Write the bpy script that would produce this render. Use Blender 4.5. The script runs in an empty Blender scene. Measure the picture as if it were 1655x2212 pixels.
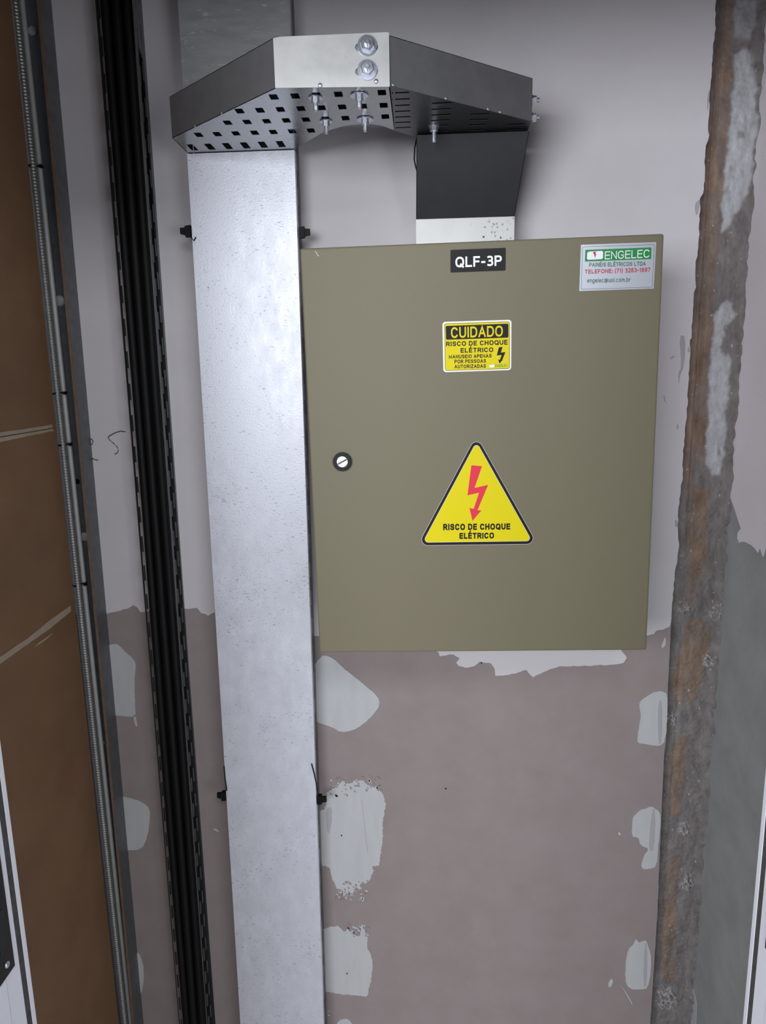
import bpy, bmesh, math, random
from mathutils import Vector, Matrix
random.seed(7)
SC = bpy.context.scene
COL = SC.collection

# ------------------------------------------------------------------ camera
FPX, CX, CY = 1540.0, 827.5, 1106.0
RI = Vector((0.99841538, 0.05315376, -0.01847716))
UP = Vector((0.00803624, 0.19030413, 0.98169229))
FW = Vector((-0.05569692, 0.98028517, -0.18957541))
EYE = Vector((0.0, -1.24233, 1.5))
cam = bpy.data.cameras.new('camera'); cam_o = bpy.data.objects.new('camera', cam); COL.objects.link(cam_o)
m = Matrix(((RI.x, UP.x, -FW.x), (RI.y, UP.y, -FW.y), (RI.z, UP.z, -FW.z))).to_4x4()
m.translation = EYE
cam_o.matrix_world = m
cam.sensor_fit = 'VERTICAL'; cam.sensor_height = 36.0; cam.lens = 36.0 * FPX / 2212.0
cam.clip_start = 0.02
SC.camera = cam_o

# ------------------------------------------------------------------ world, lights, exposure
SC.view_settings.view_transform = 'Standard'
SC.view_settings.look = 'None'
SC.view_settings.gamma = 1.0
SC.view_settings.use_curve_mapping = False
SC.view_settings.exposure = 0.15
w = bpy.data.worlds.new('world'); SC.world = w; w.use_nodes = True
w.node_tree.nodes['Background'].inputs[0].default_value = (0.75, 0.82, 1.0, 1)
w.node_tree.nodes['Background'].inputs[1].default_value = 0.25

def area(name, loc, target, sx, sy, power, col):
    l = bpy.data.lights.new(name, 'AREA'); l.shape = 'RECTANGLE'; l.size = sx; l.size_y = sy
    l.energy = power; l.color = col
    o = bpy.data.objects.new(name, l); COL.objects.link(o); o.location = loc
    d = Vector(target) - Vector(loc)
    o.rotation_euler = d.to_track_quat('-Z', 'Y').to_euler()
    return o
area('corridor_daylight', (-1.15, -3.0, 1.78), (0.0, 0.0, 1.35), 2.0, 1.0, 70, (0.93, 0.96, 1.0))
area('corridor_side_fill', (1.5, -2.6, 1.15), (-0.4, -0.4, 1.0), 0.9, 1.1, 14, (0.95, 0.97, 1.0))  # added fill lamp, brightens the left jamb and brown wall
area('corridor_ceiling_light', (0.35, -2.3, 2.55), (0.2, -1.2, 0.8), 0.9, 0.5, 16, (0.95, 0.97, 1.0))

# ------------------------------------------------------------------ pixel rays (measuring helpers)
def ray(px, py):
    return RI * ((px - CX) / FPX) - UP * ((py - CY) / FPX) + FW
def PY(px, py, Y):
    r = ray(px, py); return EYE + r * ((Y - EYE.y) / r.y)
def PX(px, py, X):
    r = ray(px, py); return EYE + r * ((X - EYE.x) / r.x)
def PZ(px, py, Z):
    r = ray(px, py); return EYE + r * ((Z - EYE.z) / r.z)

# ------------------------------------------------------------------ materials
def lin(c):
    return tuple(((v / 255) / 12.92 if v / 255 <= 0.04045 else ((v / 255 + 0.055) / 1.055) ** 2.4) for v in c)
def mat(name, rgb, rough=0.6, metal=0.0, var=0.0, vscale=20.0, stretch=(1, 1, 1), bump=0.0, bscale=200.0,
        rvar=0.0, rgb2=None, spec=0.5, aniso=0.0):
    M = bpy.data.materials.new(name); M.use_nodes = True
    nt = M.node_tree; N = nt.nodes; L = nt.links
    b = N['Principled BSDF']
    c = lin(rgb)
    b.inputs['Base Color'].default_value = (*c, 1)
    b.inputs['Roughness'].default_value = rough
    b.inputs['Metallic'].default_value = metal
    b.inputs['Specular IOR Level'].default_value = spec
    if var or rvar or rgb2:
        tc = N.new('ShaderNodeTexCoord'); mp = N.new('ShaderNodeMapping'); mp.inputs['Scale'].default_value = stretch
        L.new(tc.outputs['Object'], mp.inputs[0])
        nz = N.new('ShaderNodeTexNoise'); nz.inputs['Scale'].default_value = vscale; nz.inputs['Detail'].default_value = 6
        nz.inputs['Roughness'].default_value = 0.62
        L.new(mp.outputs[0], nz.inputs['Vector'])
        rp = N.new('ShaderNodeValToRGB'); L.new(nz.outputs['Fac'], rp.inputs[0])
        e = rp.color_ramp.elements
        e[0].position = 0.3; e[1].position = 0.7
        if rgb2:
            e[0].color = (*lin(rgb2), 1); e[1].color = (*c, 1)
        else:
            e[0].color = (*[v * (1 - var) for v in c], 1); e[1].color = (*[min(1, v * (1 + var)) for v in c], 1)
        L.new(rp.outputs[0], b.inputs['Base Color'])
        if rvar:
            mr = N.new('ShaderNodeMapRange'); mr.inputs[1].default_value = 0.3; mr.inputs[2].default_value = 0.7
            mr.inputs[3].default_value = rough - rvar; mr.inputs[4].default_value = rough + rvar
            L.new(nz.outputs['Fac'], mr.inputs[0]); L.new(mr.outputs[0], b.inputs['Roughness'])
    if bump:
        tc2 = N.new('ShaderNodeTexCoord')
        n2 = N.new('ShaderNodeTexNoise'); n2.inputs['Scale'].default_value = bscale; n2.inputs['Detail'].default_value = 4
        L.new(tc2.outputs['Object'], n2.inputs['Vector'])
        bp = N.new('ShaderNodeBump'); bp.inputs['Strength'].default_value = bump; bp.inputs['Distance'].default_value = 0.002
        L.new(n2.outputs['Fac'], bp.inputs['Height']); L.new(bp.outputs[0], b.inputs['Normal'])
    return M

M = {}
M['paint'] = mat('white_wall_paint', (206, 202, 206), 0.75, var=0.03, vscale=9, bump=0.08, bscale=300)
M['board'] = mat('raw_plasterboard', (150, 139, 138), 0.85, rgb2=(143, 131, 130), vscale=14, bump=0.10, bscale=500)
M['putty'] = mat('joint_compound', (187, 188, 190), 0.7, var=0.05, vscale=18, stretch=(3, 1, .6), bump=0.15, bscale=120)
M['mark'] = mat('grey_smudge', (168, 166, 171), 0.8)
M['dark_mark'] = mat('dark_hair', (45, 40, 42), 0.6)
M['cement'] = mat('grey_cement_render', (166, 169, 168), 0.85, rgb2=(148, 150, 149), vscale=11, bump=0.2, bscale=90)
M['pinkpaint'] = mat('side_wall_paint', (232, 224, 229), 0.8, var=0.03, vscale=8, bump=0.1, bscale=150)
M['brown'] = mat('brown_panel', (140, 106, 77), 0.55, rgb2=(124, 92, 65), vscale=7, bump=0.12, bscale=260)
M['seam'] = mat('pale_joint', (176, 160, 140), 0.8, var=0.08, vscale=40)
M['seam_dark'] = mat('joint_line', (70, 55, 45), 0.8)
M['zinc'] = mat('galvanised_lid', (216, 218, 228), 0.46, 0.42, var=0.06, vscale=60, stretch=(1, 1, .5), rvar=0.05, bump=0.10, bscale=350)
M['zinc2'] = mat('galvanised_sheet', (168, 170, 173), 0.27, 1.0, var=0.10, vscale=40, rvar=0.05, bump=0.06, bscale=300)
M['zincplate'] = mat('bright_galvanised_plate', (188, 188, 187), 0.42, 0.4, var=0.05, vscale=30, rvar=0.06, bump=0.04, bscale=120)
M['shaded'] = mat('shaded_galvanised_lid', (178, 180, 182), 0.5, 0.3, var=0.10, vscale=50, stretch=(.6, 1, 2.2), rvar=0.08, bump=0.10, bscale=300)  # same lid metal, darkened: the header shadow is put into its colour
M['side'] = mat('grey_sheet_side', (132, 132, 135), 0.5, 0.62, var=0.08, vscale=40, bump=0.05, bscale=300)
M['throat'] = mat('shaded_throat_sheet', (66, 66, 69), 0.55, 0.5, var=0.06, vscale=40, bump=0.05, bscale=300)  # sheet darkened: shade of the down-facing panel is put into its colour
M['steel'] = mat('steel_hardware', (206, 211, 222), 0.24, 0.85)
M['elbow'] = mat('shaded_slotted_sheet', (112, 113, 116), 0.42, 0.9, var=0.08, vscale=40)  # underside darkened: the shadowed wall it mirrors is put into its colour
M['spot'] = mat('zinc_spot', (140, 143, 149), 0.4, 0.5)
M['strut'] = mat('strut_steel', (120, 122, 124), 0.5, 0.75, var=0.15, vscale=60, bump=0.08, bscale=300)
M['brown_reflection'] = mat('reflected_brown_edge', (124, 104, 90), 0.6, 0.3, var=0.2, vscale=50)  # reflection of the brown panel put into the lip colour
M['conduit'] = mat('flexible_conduit', (150, 150, 148), 0.45, 0.7, var=0.12, vscale=90)
M['pvc'] = mat('grey_conduit', (172, 172, 170), 0.5, 0.2, var=0.05, vscale=60)
M['black'] = mat('black_nylon', (12, 12, 13), 0.55, spec=0.2)
M['cable'] = mat('black_cable_sheath', (11, 11, 13), 0.6, var=0.2, vscale=30, spec=0.3)
M['blue'] = mat('blue_cable_sheath', (30, 80, 190), 0.4)
M['shade_in'] = mat('shaded_tray_steel', (56, 58, 60), 0.55, 0.6)  # tray steel darkened: shade on the inner faces is put into its colour
M['cab'] = mat('beige_powder_coat', (112, 106, 86), 0.5, spec=0.35, var=0.035, vscale=900, bump=0.12, bscale=1400)
M['ringblack'] = mat('lock_ring_plastic', (14, 14, 15), 0.45, spec=0.25)
M['silver'] = mat('lock_cam_metal', (225, 226, 230), 0.25, 0.6)
M['slot'] = mat('lock_slot', (70, 70, 72), 0.5, 0.5)
M['lblack'] = mat('label_black', (27, 25, 27), 0.5, spec=0.2)
M['lwhite'] = mat('label_white', (232, 234, 240), 0.45)
M['lyellow'] = mat('label_yellow', (214, 198, 2), 0.5, spec=0.25)
M['lred'] = mat('label_red', (214, 52, 72), 0.5, spec=0.25)
M['lsilver'] = mat('label_silver', (196, 200, 210), 0.35, 0.45)
M['lgreen'] = mat('label_green', (18, 130, 62), 0.45)
M['ldkgreen'] = mat('label_dark_green', (24, 92, 66), 0.45)
M['lcrimson'] = mat('label_crimson', (176, 24, 52), 0.45)
M['white_alu'] = mat('white_aluminium', (244, 246, 255), 0.3, spec=0.6)
M['gasket'] = mat('grey_brush_gasket', (74, 72, 72), 0.9, var=0.3, vscale=120)
M['plate_black'] = mat('black_strike_plate', (16, 17, 20), 0.25, 0.3)
M['floor'] = mat('cement_floor', (185, 182, 178), 0.6, var=0.06, vscale=6)
M['front'] = mat('corridor_wall', (120, 116, 112), 0.8)
M['ceil'] = mat('closet_ceiling', (150, 148, 146), 0.9)

def flecks(Mx, col, scale, stretch, lo, hi):
    nt = Mx.node_tree; N = nt.nodes; L = nt.links; b = N['Principled BSDF']
    tc = N.new('ShaderNodeTexCoord'); mp = N.new('ShaderNodeMapping'); mp.inputs['Scale'].default_value = stretch
    mp.inputs['Rotation'].default_value = (0, .12, 0)
    L.new(tc.outputs['Object'], mp.inputs[0])
    n = N.new('ShaderNodeTexNoise'); n.inputs['Scale'].default_value = scale; n.inputs['Detail'].default_value = 2.5; n.inputs['Distortion'].default_value = .6
    L.new(mp.outputs[0], n.inputs['Vector'])
    n2 = N.new('ShaderNodeTexNoise'); n2.inputs['Scale'].default_value = 14; n2.inputs['Detail'].default_value = 3; L.new(tc.outputs['Object'], n2.inputs['Vector'])
    ad = N.new('ShaderNodeMath'); ad.operation = 'MULTIPLY_ADD'; ad.inputs[1].default_value = .28; L.new(n2.outputs['Fac'], ad.inputs[0]); L.new(n.outputs['Fac'], ad.inputs[2])
    mr = N.new('ShaderNodeMapRange'); mr.inputs[1].default_value = lo; mr.inputs[2].default_value = hi; L.new(ad.outputs[0], mr.inputs[0])
    mx = N.new('ShaderNodeMix'); mx.data_type = 'RGBA'; L.new(mr.outputs[0], mx.inputs[0])
    src = b.inputs['Base Color'].links[0].from_socket; L.new(src, mx.inputs[6]); mx.inputs[7].default_value = (*lin(col), 1)
    L.new(mx.outputs[2], b.inputs['Base Color'])
flecks(M['zinc'], (158, 164, 178), 420, (.35, 1, 1.0), .77, .88)
flecks(M['shaded'], (214, 216, 220), 130, (.5, 1, 1.6), .76, .88)
flecks(M['zincplate'], (176, 178, 184), 160, (1, 1, 1), .82, .90)
# ------------------------------------------------------------------ object helpers
def props(o, label=None, cat=None, group=None, kind=None):
    if label: o['label'] = label
    if cat: o['category'] = cat
    if group: o['group'] = group
    if kind: o['kind'] = kind
    return o
def thing(name, loc, label=None, cat=None, group=None, kind=None):
    o = bpy.data.objects.new(name, None); COL.objects.link(o); o.location = loc
    o.empty_display_size = 0.05
    return props(o, label, cat, group, kind)
def rootloc(p):
    v = Vector((0, 0, 0))
    while p is not None:
        v = v + Vector(p.location); p = p.parent
    return v
def obj(name, geo, material, parent=None, smooth=False, loc=None):
    """geo = (verts, faces[, material indices]) in world space -> ONE mesh object"""
    vs, fs = geo[0], geo[1]
    if parent is not None: off = rootloc(parent)
    else:
        if loc is None:
            xs = [v[0] for v in vs]; ys = [v[1] for v in vs]; zs = [v[2] for v in vs]
            loc = ((min(xs) + max(xs)) / 2, (min(ys) + max(ys)) / 2, min(zs))
        off = Vector(loc)
    me = bpy.data.meshes.new(name)
    me.from_pydata([tuple(Vector(v) - off) for v in vs], [], fs)
    for mm in (material if isinstance(material, list) else [material]): me.materials.append(mm)
    if len(geo) > 2:
        for p, i in zip(me.polygons, geo[2]): p.material_index = i
    bm = bmesh.new(); bm.from_mesh(me); bmesh.ops.recalc_face_normals(bm, faces=bm.faces); bm.to_mesh(me); bm.free()
    if smooth:
        for p in me.polygons: p.use_smooth = True
    me.update()
    o = bpy.data.objects.new(name, me); COL.objects.link(o)
    if parent is None: o.location = off
    else: o.parent = parent
    return o
def join(*gs):
    V = []; F = []; I = []
    for g in gs:
        n = len(V); V += list(g[0]); F += [tuple(i + n for i in f) for f in g[1]]
        I += list(g[2]) if len(g) > 2 else [0] * len(g[1])
    return V, F, I
def box(x0, x1, y0, y1, z0, z1):
    V = [(x, y, z) for x in (x0, x1) for y in (y0, y1) for z in (z0, z1)]
    return V, [(0, 1, 3, 2), (4, 6, 7, 5), (0, 4, 5, 1), (2, 3, 7, 6), (0, 2, 6, 4), (1, 5, 7, 3)]
def prism(poly, h, f):
    """poly: 2D points, h=(a,b); f(u,v,w) -> world"""
    n = len(poly)
    V = [f(u, v, h[0]) for u, v in poly] + [f(u, v, h[1]) for u, v in poly]
    F = [tuple(range(n)), tuple(range(2 * n - 1, n - 1, -1))] + [(i, (i + 1) % n, n + (i + 1) % n, n + i) for i in range(n)]
    return V, F
def fill2d(loops, t):
    """2D outline(s) with holes -> flat solid of thickness t (verts in u,v,w; w in 0..t)"""
    cu = bpy.data.curves.new('c', 'CURVE'); cu.dimensions = '2D'; cu.fill_mode = 'BOTH'; cu.extrude = t / 2
    for lp in loops:
        sp = cu.splines.new('POLY'); sp.points.add(len(lp) - 1); sp.use_cyclic_u = True
        for p, q in zip(sp.points, lp): p.co = (q[0], q[1], 0, 1)
    return curve_geo(cu, t / 2)
def curve_geo(cu, dz=0.0):
    o = bpy.data.objects.new('c', cu); COL.objects.link(o)
    dg = bpy.context.evaluated_depsgraph_get(); dg.update()
    me = bpy.data.meshes.new_from_object(o.evaluated_get(dg))
    V = [(v.co.x, v.co.y, v.co.z + dz) for v in me.vertices]; F = [tuple(p.vertices) for p in me.polygons]
    bpy.data.objects.remove(o); bpy.data.curves.remove(cu); bpy.data.meshes.remove(me)
    return V, F
def mapv(g, f):
    return ([f(*v) for v in g[0]],) + tuple(g[1:])
def tube(pts, r, n=10, cap=True):
    V = []; F = []; pts = [Vector(p) for p in pts]
    for i, p in enumerate(pts):
        d = (pts[min(i + 1, len(pts) - 1)] - pts[max(i - 1, 0)]).normalized()
        a = d.orthogonal().normalized() if abs(d.z) < .9 else Vector((1, 0, 0))
        b = d.cross(a).normalized(); a = b.cross(d)
        rr = r[i] if isinstance(r, (list, tuple)) else r
        V += [tuple(p + (a * math.cos(2 * math.pi * k / n) + b * math.sin(2 * math.pi * k / n)) * rr) for k in range(n)]
    for i in range(len(pts) - 1):
        F += [(i * n + k, i * n + (k + 1) % n, (i + 1) * n + (k + 1) % n, (i + 1) * n + k) for k in range(n)]
    if cap:
        F += [tuple(range(n)), tuple(range((len(pts) - 1) * n, len(pts) * n))]
    return V, F
def cyl(a, b, r, n=16): return tube([a, b], r, n)
def ring(a, b, ro, ri, n=24):
    """washer between points a and b"""
    a = Vector(a); b = Vector(b); d = (b - a).normalized(); u = d.orthogonal().normalized(); v = d.cross(u)
    V = []
    for c, r in ((a, ro), (b, ro), (b, ri), (a, ri)):
        V += [tuple(c + (u * math.cos(2 * math.pi * k / n) + v * math.sin(2 * math.pi * k / n)) * r) for k in range(n)]
    F = []
    for j in range(4):
        for k in range(n):
            F.append((j * n + k, j * n + (k + 1) % n, ((j + 1) % 4) * n + (k + 1) % n, ((j + 1) % 4) * n + k))
    return V, F
def dome(c, d, r, n=14, flat=0.6):
    """flattened half sphere on point c pointing along d"""
    c = Vector(c); d = Vector(d).normalized(); u = d.orthogonal().normalized(); v = d.cross(u)
    V = []; F = []; R = 5
    for j in range(R):
        t = j / R * math.pi / 2
        V += [tuple(c + (u * math.cos(2 * math.pi * k / n) + v * math.sin(2 * math.pi * k / n)) * r * math.cos(t) + d * r * flat * math.sin(t)) for k in range(n)]
    V.append(tuple(c + d * r * flat))
    for j in range(R - 1):
        F += [(j * n + k, j * n + (k + 1) % n, (j + 1) * n + (k + 1) % n, (j + 1) * n + k) for k in range(n)]
    F += [((R - 1) * n + k, (R - 1) * n + (k + 1) % n, R * n) for k in range(n)]
    F.append(tuple(range(n)))
    return V, F
def rag(pts, amp, step, seed=1):
    """break a closed outline into short, jittered steps"""
    rn = random.Random(seed); out = []
    n = len(pts)
    for i in range(n):
        a = pts[i]; b = pts[(i + 1) % n]
        L_ = math.hypot(b[0] - a[0], b[1] - a[1]); k = max(1, int(L_ / step))
        for j in range(k):
            t = j / k
            out.append((a[0] + (b[0] - a[0]) * t + rn.uniform(-amp, amp), a[1] + (b[1] - a[1]) * t + rn.uniform(-amp, amp)))
    return out
def smoothloop(pts, it=1):
    for _ in range(it):
        o = []
        n = len(pts)
        for i in range(n):
            a = pts[i]; b = pts[(i + 1) % n]
            o += [(a[0] * .75 + b[0] * .25, a[1] * .75 + b[1] * .25), (a[0] * .25 + b[0] * .75, a[1] * .25 + b[1] * .75)]
        pts = o
    return pts
def crop(pts, k, ox, oy):
    return [(ox + x / k, oy + y / k) for x, y in pts]

# ------------------------------------------------------------------ the setting
ZT = 2.62
obj('floor', box(-1.9, 1.9, -4.2, 0.25, -0.1, 0.0), M['floor'])['kind'] = 'structure'
obj('ceiling', box(-0.70, 0.62, -0.60, 0.2, ZT, ZT + .05), M['ceil'])['kind'] = 'structure'

# back wall: a sheet of plasterboard with a broken right edge; raw below, painted above, filler dabs
edge = crop([(545, -200), (545, 0), (535, 150), (540, 230), (520, 350), (510, 550), (490, 750), (490, 880), (480, 1000), (488, 1080), (462, 1160), (450, 1290),
             (455, 1370), (440, 1540), (415, 1580), (412, 1750), (405, 1900), (395, 2040), (380, 2080), (378, 2212)], 3.686, 1400, 0)
edge += crop([(428, 210), (412, 250), (395, 500), (395, 590), (385, 600), (380, 760), (370, 950), (360, 1150), (340, 1350), (330, 1500), (330, 1640),
              (315, 1690), (297, 1850), (295, 2080), (303, 2130), (292, 2200)], 3.456, 1380, 560)
edge += crop([(455, 200), (435, 300), (420, 450), (405, 680), (395, 900), (380, 1200), (375, 1400), (365, 1600), (350, 1750), (340, 1950), (328, 2212)], 3.686, 1340, 1160)
edge += [(1420, 1980), (1405, 2212)]
rn = random.Random(3); e2 = []
for a, b in zip(edge[:-1], edge[1:]):
    k = max(1, int(abs(b[1] - a[1]) / 9)); amp = 1.3 if a[1] < 1300 else 0.35
    for j in range(k):
        t = j / k; e2.append((a[0] + (b[0] - a[0]) * t + (rn.uniform(-amp, amp) if j else 0), a[1] + (b[1] - a[1]) * t))
e2.append(edge[-1])
def WXZ(px, py): p = PY(px, py, 0.0); return (p.x, p.z)
ew = [WXZ(*p) for p in e2]
def on_back(Y0, s=-1):
    return lambda u, v, ww: (u, Y0 + s * ww, v)
wall_poly = [(-0.68, ZT), (ew[0][0], ZT)] + ew + [(ew[-1][0], 0.0), (-0.68, 0.0)]
g_wall = mapv(fill2d([wall_poly], 0.0125), on_back(0.0125))
# painted zone
bd = [(-60, 1335), (100, 1330), (232, 1325), (246, 1322), (260, 1319), (275, 1315), (288, 1307), (297, 1312), (303, 1322), (311, 1322), (360, 1318), (403, 1315), (426, 1313), (435, 1324),
      (450, 1330), (468, 1321), (520, 1330), (640, 1365), (720, 1380), (860, 1395), (930, 1400)]
bd += crop([(925, 80), (930, 100), (965, 95), (990, 88), (1010, 90), (1045, 110), (1025, 135), (1040, 155), (1080, 165), (1130, 155), (1160, 130), (1225, 140), (1245, 170),
            (1250, 212), (1329, 205)], 2.658, 600, 1380)
bd += crop([(770, 1415), (780, 1430), (805, 1455), (835, 1440), (900, 1410), (950, 1395), (1100, 1390), (1250, 1385), (1310, 1375), (1330, 1345), (1310, 1320), (1290, 1290)], 2.586, 840, 900)
bd += [(1360, 1385), (1398, 1373), (1405, 1371), (1413, 1369), (1416, 1364), (1421, 1361), (1432, 1360), (1440, 1356), (1446, 1354)]
rn = random.Random(5); b2 = []
for a, b in zip(bd[:-1], bd[1:]):
    k = max(1, int(math.hypot(b[0] - a[0], b[1] - a[1]) / 6))
    for j in range(k):
        t = j / k; b2.append((a[0] + (b[0] - a[0]) * t, a[1] + (b[1] - a[1]) * t + (rn.uniform(-1.2, 1.2) if j else 0)))
b2.append(bd[-1])
bw = [WXZ(*p) for p in b2]; bw[0] = (-0.679, bw[0][1])
er = [(x - 0.0004, z) for x, z in ew if z > bw[-1][1] + 0.002]
paint_poly = [(-0.679, ZT)] + bw + er[::-1] + [(er[0][0], ZT)]
g_paint = mapv(fill2d([paint_poly], 0.0006), on_back(0.0))
P = []
P.append(crop([(265, 90), (320, 110), (370, 160), (440, 215), (520, 280), (575, 330), (590, 375), (550, 435), (490, 490), (430, 525), (365, 537), (310, 505), (270, 490), (230, 480), (190, 440), (190, 300), (195, 170), (240, 110)], 2.658, 600, 1380))
P.append(crop([(280, 880), (300, 868), (340, 850), (365, 820), (380, 805), (392, 832), (420, 828), (450, 805), (490, 812), (515, 835), (555, 850), (600, 880), (622, 950), (612, 1000), (605, 1050), (605, 1150), (592, 1230), (580, 1300), (545, 1305), (552, 1330), (525, 1385), (500, 1410), (482, 1390), (470, 1440), (445, 1420), (430, 1470), (405, 1440),
               (380, 1485), (370, 1440), (340, 1430), (310, 1370), (300, 1310), (245, 1297), (215, 1200), (215, 1000), (270, 975), (282, 930)], 2.658, 600, 1380))
P.append(crop([(240, 1670), (300, 1652), (345, 1645), (385, 1680), (405, 1665), (425, 1690), (470, 1705), (485, 1640), (500, 1645), (500, 1690), (515, 1700), (515, 1780), (540, 1820), (548, 1880), (535, 1970), (512, 2053), (390, 2040), (275, 2025), (230, 1850)], 2.658, 600, 1380))
P.append(crop([(330, 2225), (350, 2190), (385, 2178), (410, 2185), (440, 2225), (420, 2400), (340, 2400)], 2.658, 600, 1380))
P.append(crop([(740, 640), (785, 640), (830, 625), (870, 660), (900, 690), (965, 750), (972, 800), (960, 900), (970, 1140), (965, 1150), (900, 1150), (820, 1140), (760, 1140)], 3.31, 0, 1200))
P.append(crop([(955, 1140), (970, 1140), (985, 1220), (970, 1225)], 3.31, 0, 1200))
P.append(crop([(740, -10), (780, 0), (860, 15), (940, 55), (962, 110), (945, 250), (905, 340), (805, 345), (760, 340)], 2.955, 0, 1720))
P.append(crop([(862, 990), (880, 1000), (900, 1020), (922, 1110), (910, 1250), (890, 1255), (875, 1150)], 2.955, 0, 1720))
P.append(crop([(150, 1330), (165, 1300), (230, 1255), (275, 1230), (330, 1225), (378, 1245), (374, 1400), (362, 1620), (310, 1665), (250, 1655), (200, 1645), (140, 1640), (135, 1600), (150, 1500), (165, 1430)], 3.686, 1340, 1160))
P.append(crop([(285, 290), (320, 250), (370, 205), (400, 205), (460, 175), (530, 215), (553, 270), (545, 400), (525, 560), (517, 735), (440, 765), (380, 765), (368, 720), (400, 620), (430, 600), (430, 570), (380, 550), (350, 520), (350, 490), (330, 465), (280, 460)], 4.321, 1300, 1700))
P.append(crop([(320, 1410), (345, 1450), (380, 1440), (410, 1420), (440, 1500), (462, 1580), (455, 1750), (430, 1870), (370, 1890), (250, 1880), (215, 1800), (230, 1560), (265, 1490), (290, 1480)], 4.321, 1300, 1700))
P.append(crop([(345, 820), (360, 790), (365, 850), (335, 890), (325, 860)], 3.686, 1340, 1160))
P.append(crop([(150, 430), (165, 415), (182, 435), (165, 452)], 4.321, 1300, 1700))
P.append(crop([(60, 1830), (90, 1780), (105, 1800), (95, 1850), (65, 1870)], 4.321, 1300, 1700))
P.append(crop([(175, 1850), (180, 1848), (250, 1940), (290, 2035), (284, 2036), (240, 1945)], 4.321, 1300, 1700))
P.append(crop([(1358, 207), (1375, 205), (1400, 222), (1395, 228), (1370, 214)], 2.955, 0, 1720))
rs_ = random.Random(77)
FL_ = []
for n_, (ex0, ex1, ey0, ey1), pw in ((70, (300, 600, 790, 900), 1), (60, (330, 520, 1380, 1500), 1), (40, (400, 520, 1630, 1720), 1), (10, (220, 300, 2130, 2180), 1)):
    for _ in range(n_):
        xx = rs_.uniform(ex0, ex1); yy = rs_.uniform(ey0, ey1); rr_ = rs_.uniform(2.5, 9)
        FL_.append(([(xx + rr_ * rs_.uniform(.5, 1.5) * math.cos(a * 1.05) + 3 * math.sin(a), yy + rr_ * rs_.uniform(.5, 1.4) * math.sin(a * 1.05)) for a in range(6)], rs_.random()))
gl = [g_wall, (g_paint[0], g_paint[1], [1] * len(g_paint[1]))]
rough_i = {1: (1.3, 3), 2: (1.0, 4)}
for i, pp in enumerate(P):
    a, s = rough_i.get(i, (0.45, 6))
    pp = rag(pp, a, s, i) if a > .5 else rag(smoothloop(pp, 1), a, s, i)
    g = mapv(fill2d([[WXZ(*q) for q in pp]], 0.0011), on_back(0.0))
    gl.append((g[0], g[1], [2] * len(g[1])))
for pp, q in FL_:
    inside_ = pp[0][1] > 850 and pp[0][1] < 1400
    g = mapv(fill2d([[WXZ(*c) for c in crop(pp, 2.658, 600, 1380)]], .0010 if q > .45 else .0013), on_back(0.0))
    gl.append((g[0], g[1], [2 if q > .45 else 0] * len(g[1])))
# sanded dips at the screw lines inside the right-hand dabs, smudges on the paint
D = [crop([(300, 1300), (335, 1300), (330, 1640), (300, 1645)], 3.686, 1340, 1160), crop([(470, 200), (500, 200), (490, 590), (440, 600), (445, 400)], 4.321, 1300, 1700),
     crop([(395, 1460), (425, 1440), (420, 1850), (385, 1870)], 4.321, 1300, 1700), crop([(275, 975), (315, 960), (310, 1060), (292, 1130), (280, 1080)], 2.658, 600, 1380)]
for i, pp in enumerate(D):
    g = mapv(fill2d([[WXZ(*q) for q in rag(smoothloop(pp), .4, 6, i)]], 0.0014), on_back(0.0))
    gl.append((g[0], g[1], [3] * len(g[1])))
S = [crop([(228, 740), (262, 716), (270, 728), (240, 748)], 3.456, 1380, 560), crop([(185, 1005), (196, 1030), (198, 1060), (212, 1078), (195, 1070), (186, 1040)], 3.456, 1380, 560),
     crop([(300, 570), (350, 570), (340, 800), (305, 870), (300, 940), (290, 860), (320, 800)], 3.456, 1380, 560), crop([(360, 690), (375, 640), (382, 700)], 3.456, 1380, 560),
     crop([(283, 1235), (297, 1225), (295, 1270), (283, 1268)], 3.456, 1380, 560), crop([(267, 1950), (290, 1940), (290, 2000), (270, 2000)], 3.456, 1380, 560),
     crop([(368, 1625), (412, 1580), (412, 1640), (390, 1720), (376, 1700)], 3.686, 1400, 0), crop([(470, 880), (470, 780), (490, 700), (488, 760), (478, 880)], 3.686, 1400, 0)]
for i, pp in enumerate(S):
    g = mapv(fill2d([[WXZ(*q) for q in rag(smoothloop(pp), .3, 5, i)]], 0.0009), on_back(0.0))
    gl.append((g[0], g[1], [3] * len(g[1])))
# knife scratch in the second dab and a few specks
for a, b, ww in [((480, 920), (517, 1230), 3)]:
    pp = crop([(a[0], a[1]), (a[0] + ww, a[1]), (b[0] + ww, b[1]), (b[0], b[1])], 2.658, 600, 1380)
    g = mapv(fill2d([[WXZ(*q) for q in pp]], 0.0013), on_back(0.0)); gl.append((g[0], g[1], [3] * len(g[1])))
for cx_, cy_ in [(738, 1804), (750, 2102), (963, 1703), (1040, 1432)]:
    pp = [(cx_ + 1.8 * math.cos(k), cy_ + 1.8 * math.sin(k)) for k in range(6)]
    g = mapv(fill2d([[WXZ(*q) for q in pp]], 0.0014), on_back(0.0)); gl.append((g[0], g[1], [4] * len(g[1])))
obj('wall_back', join(*gl), [M['board'], M['paint'], M['putty'], M['mark'], M['dark_mark']])['kind'] = 'structure'

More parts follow.
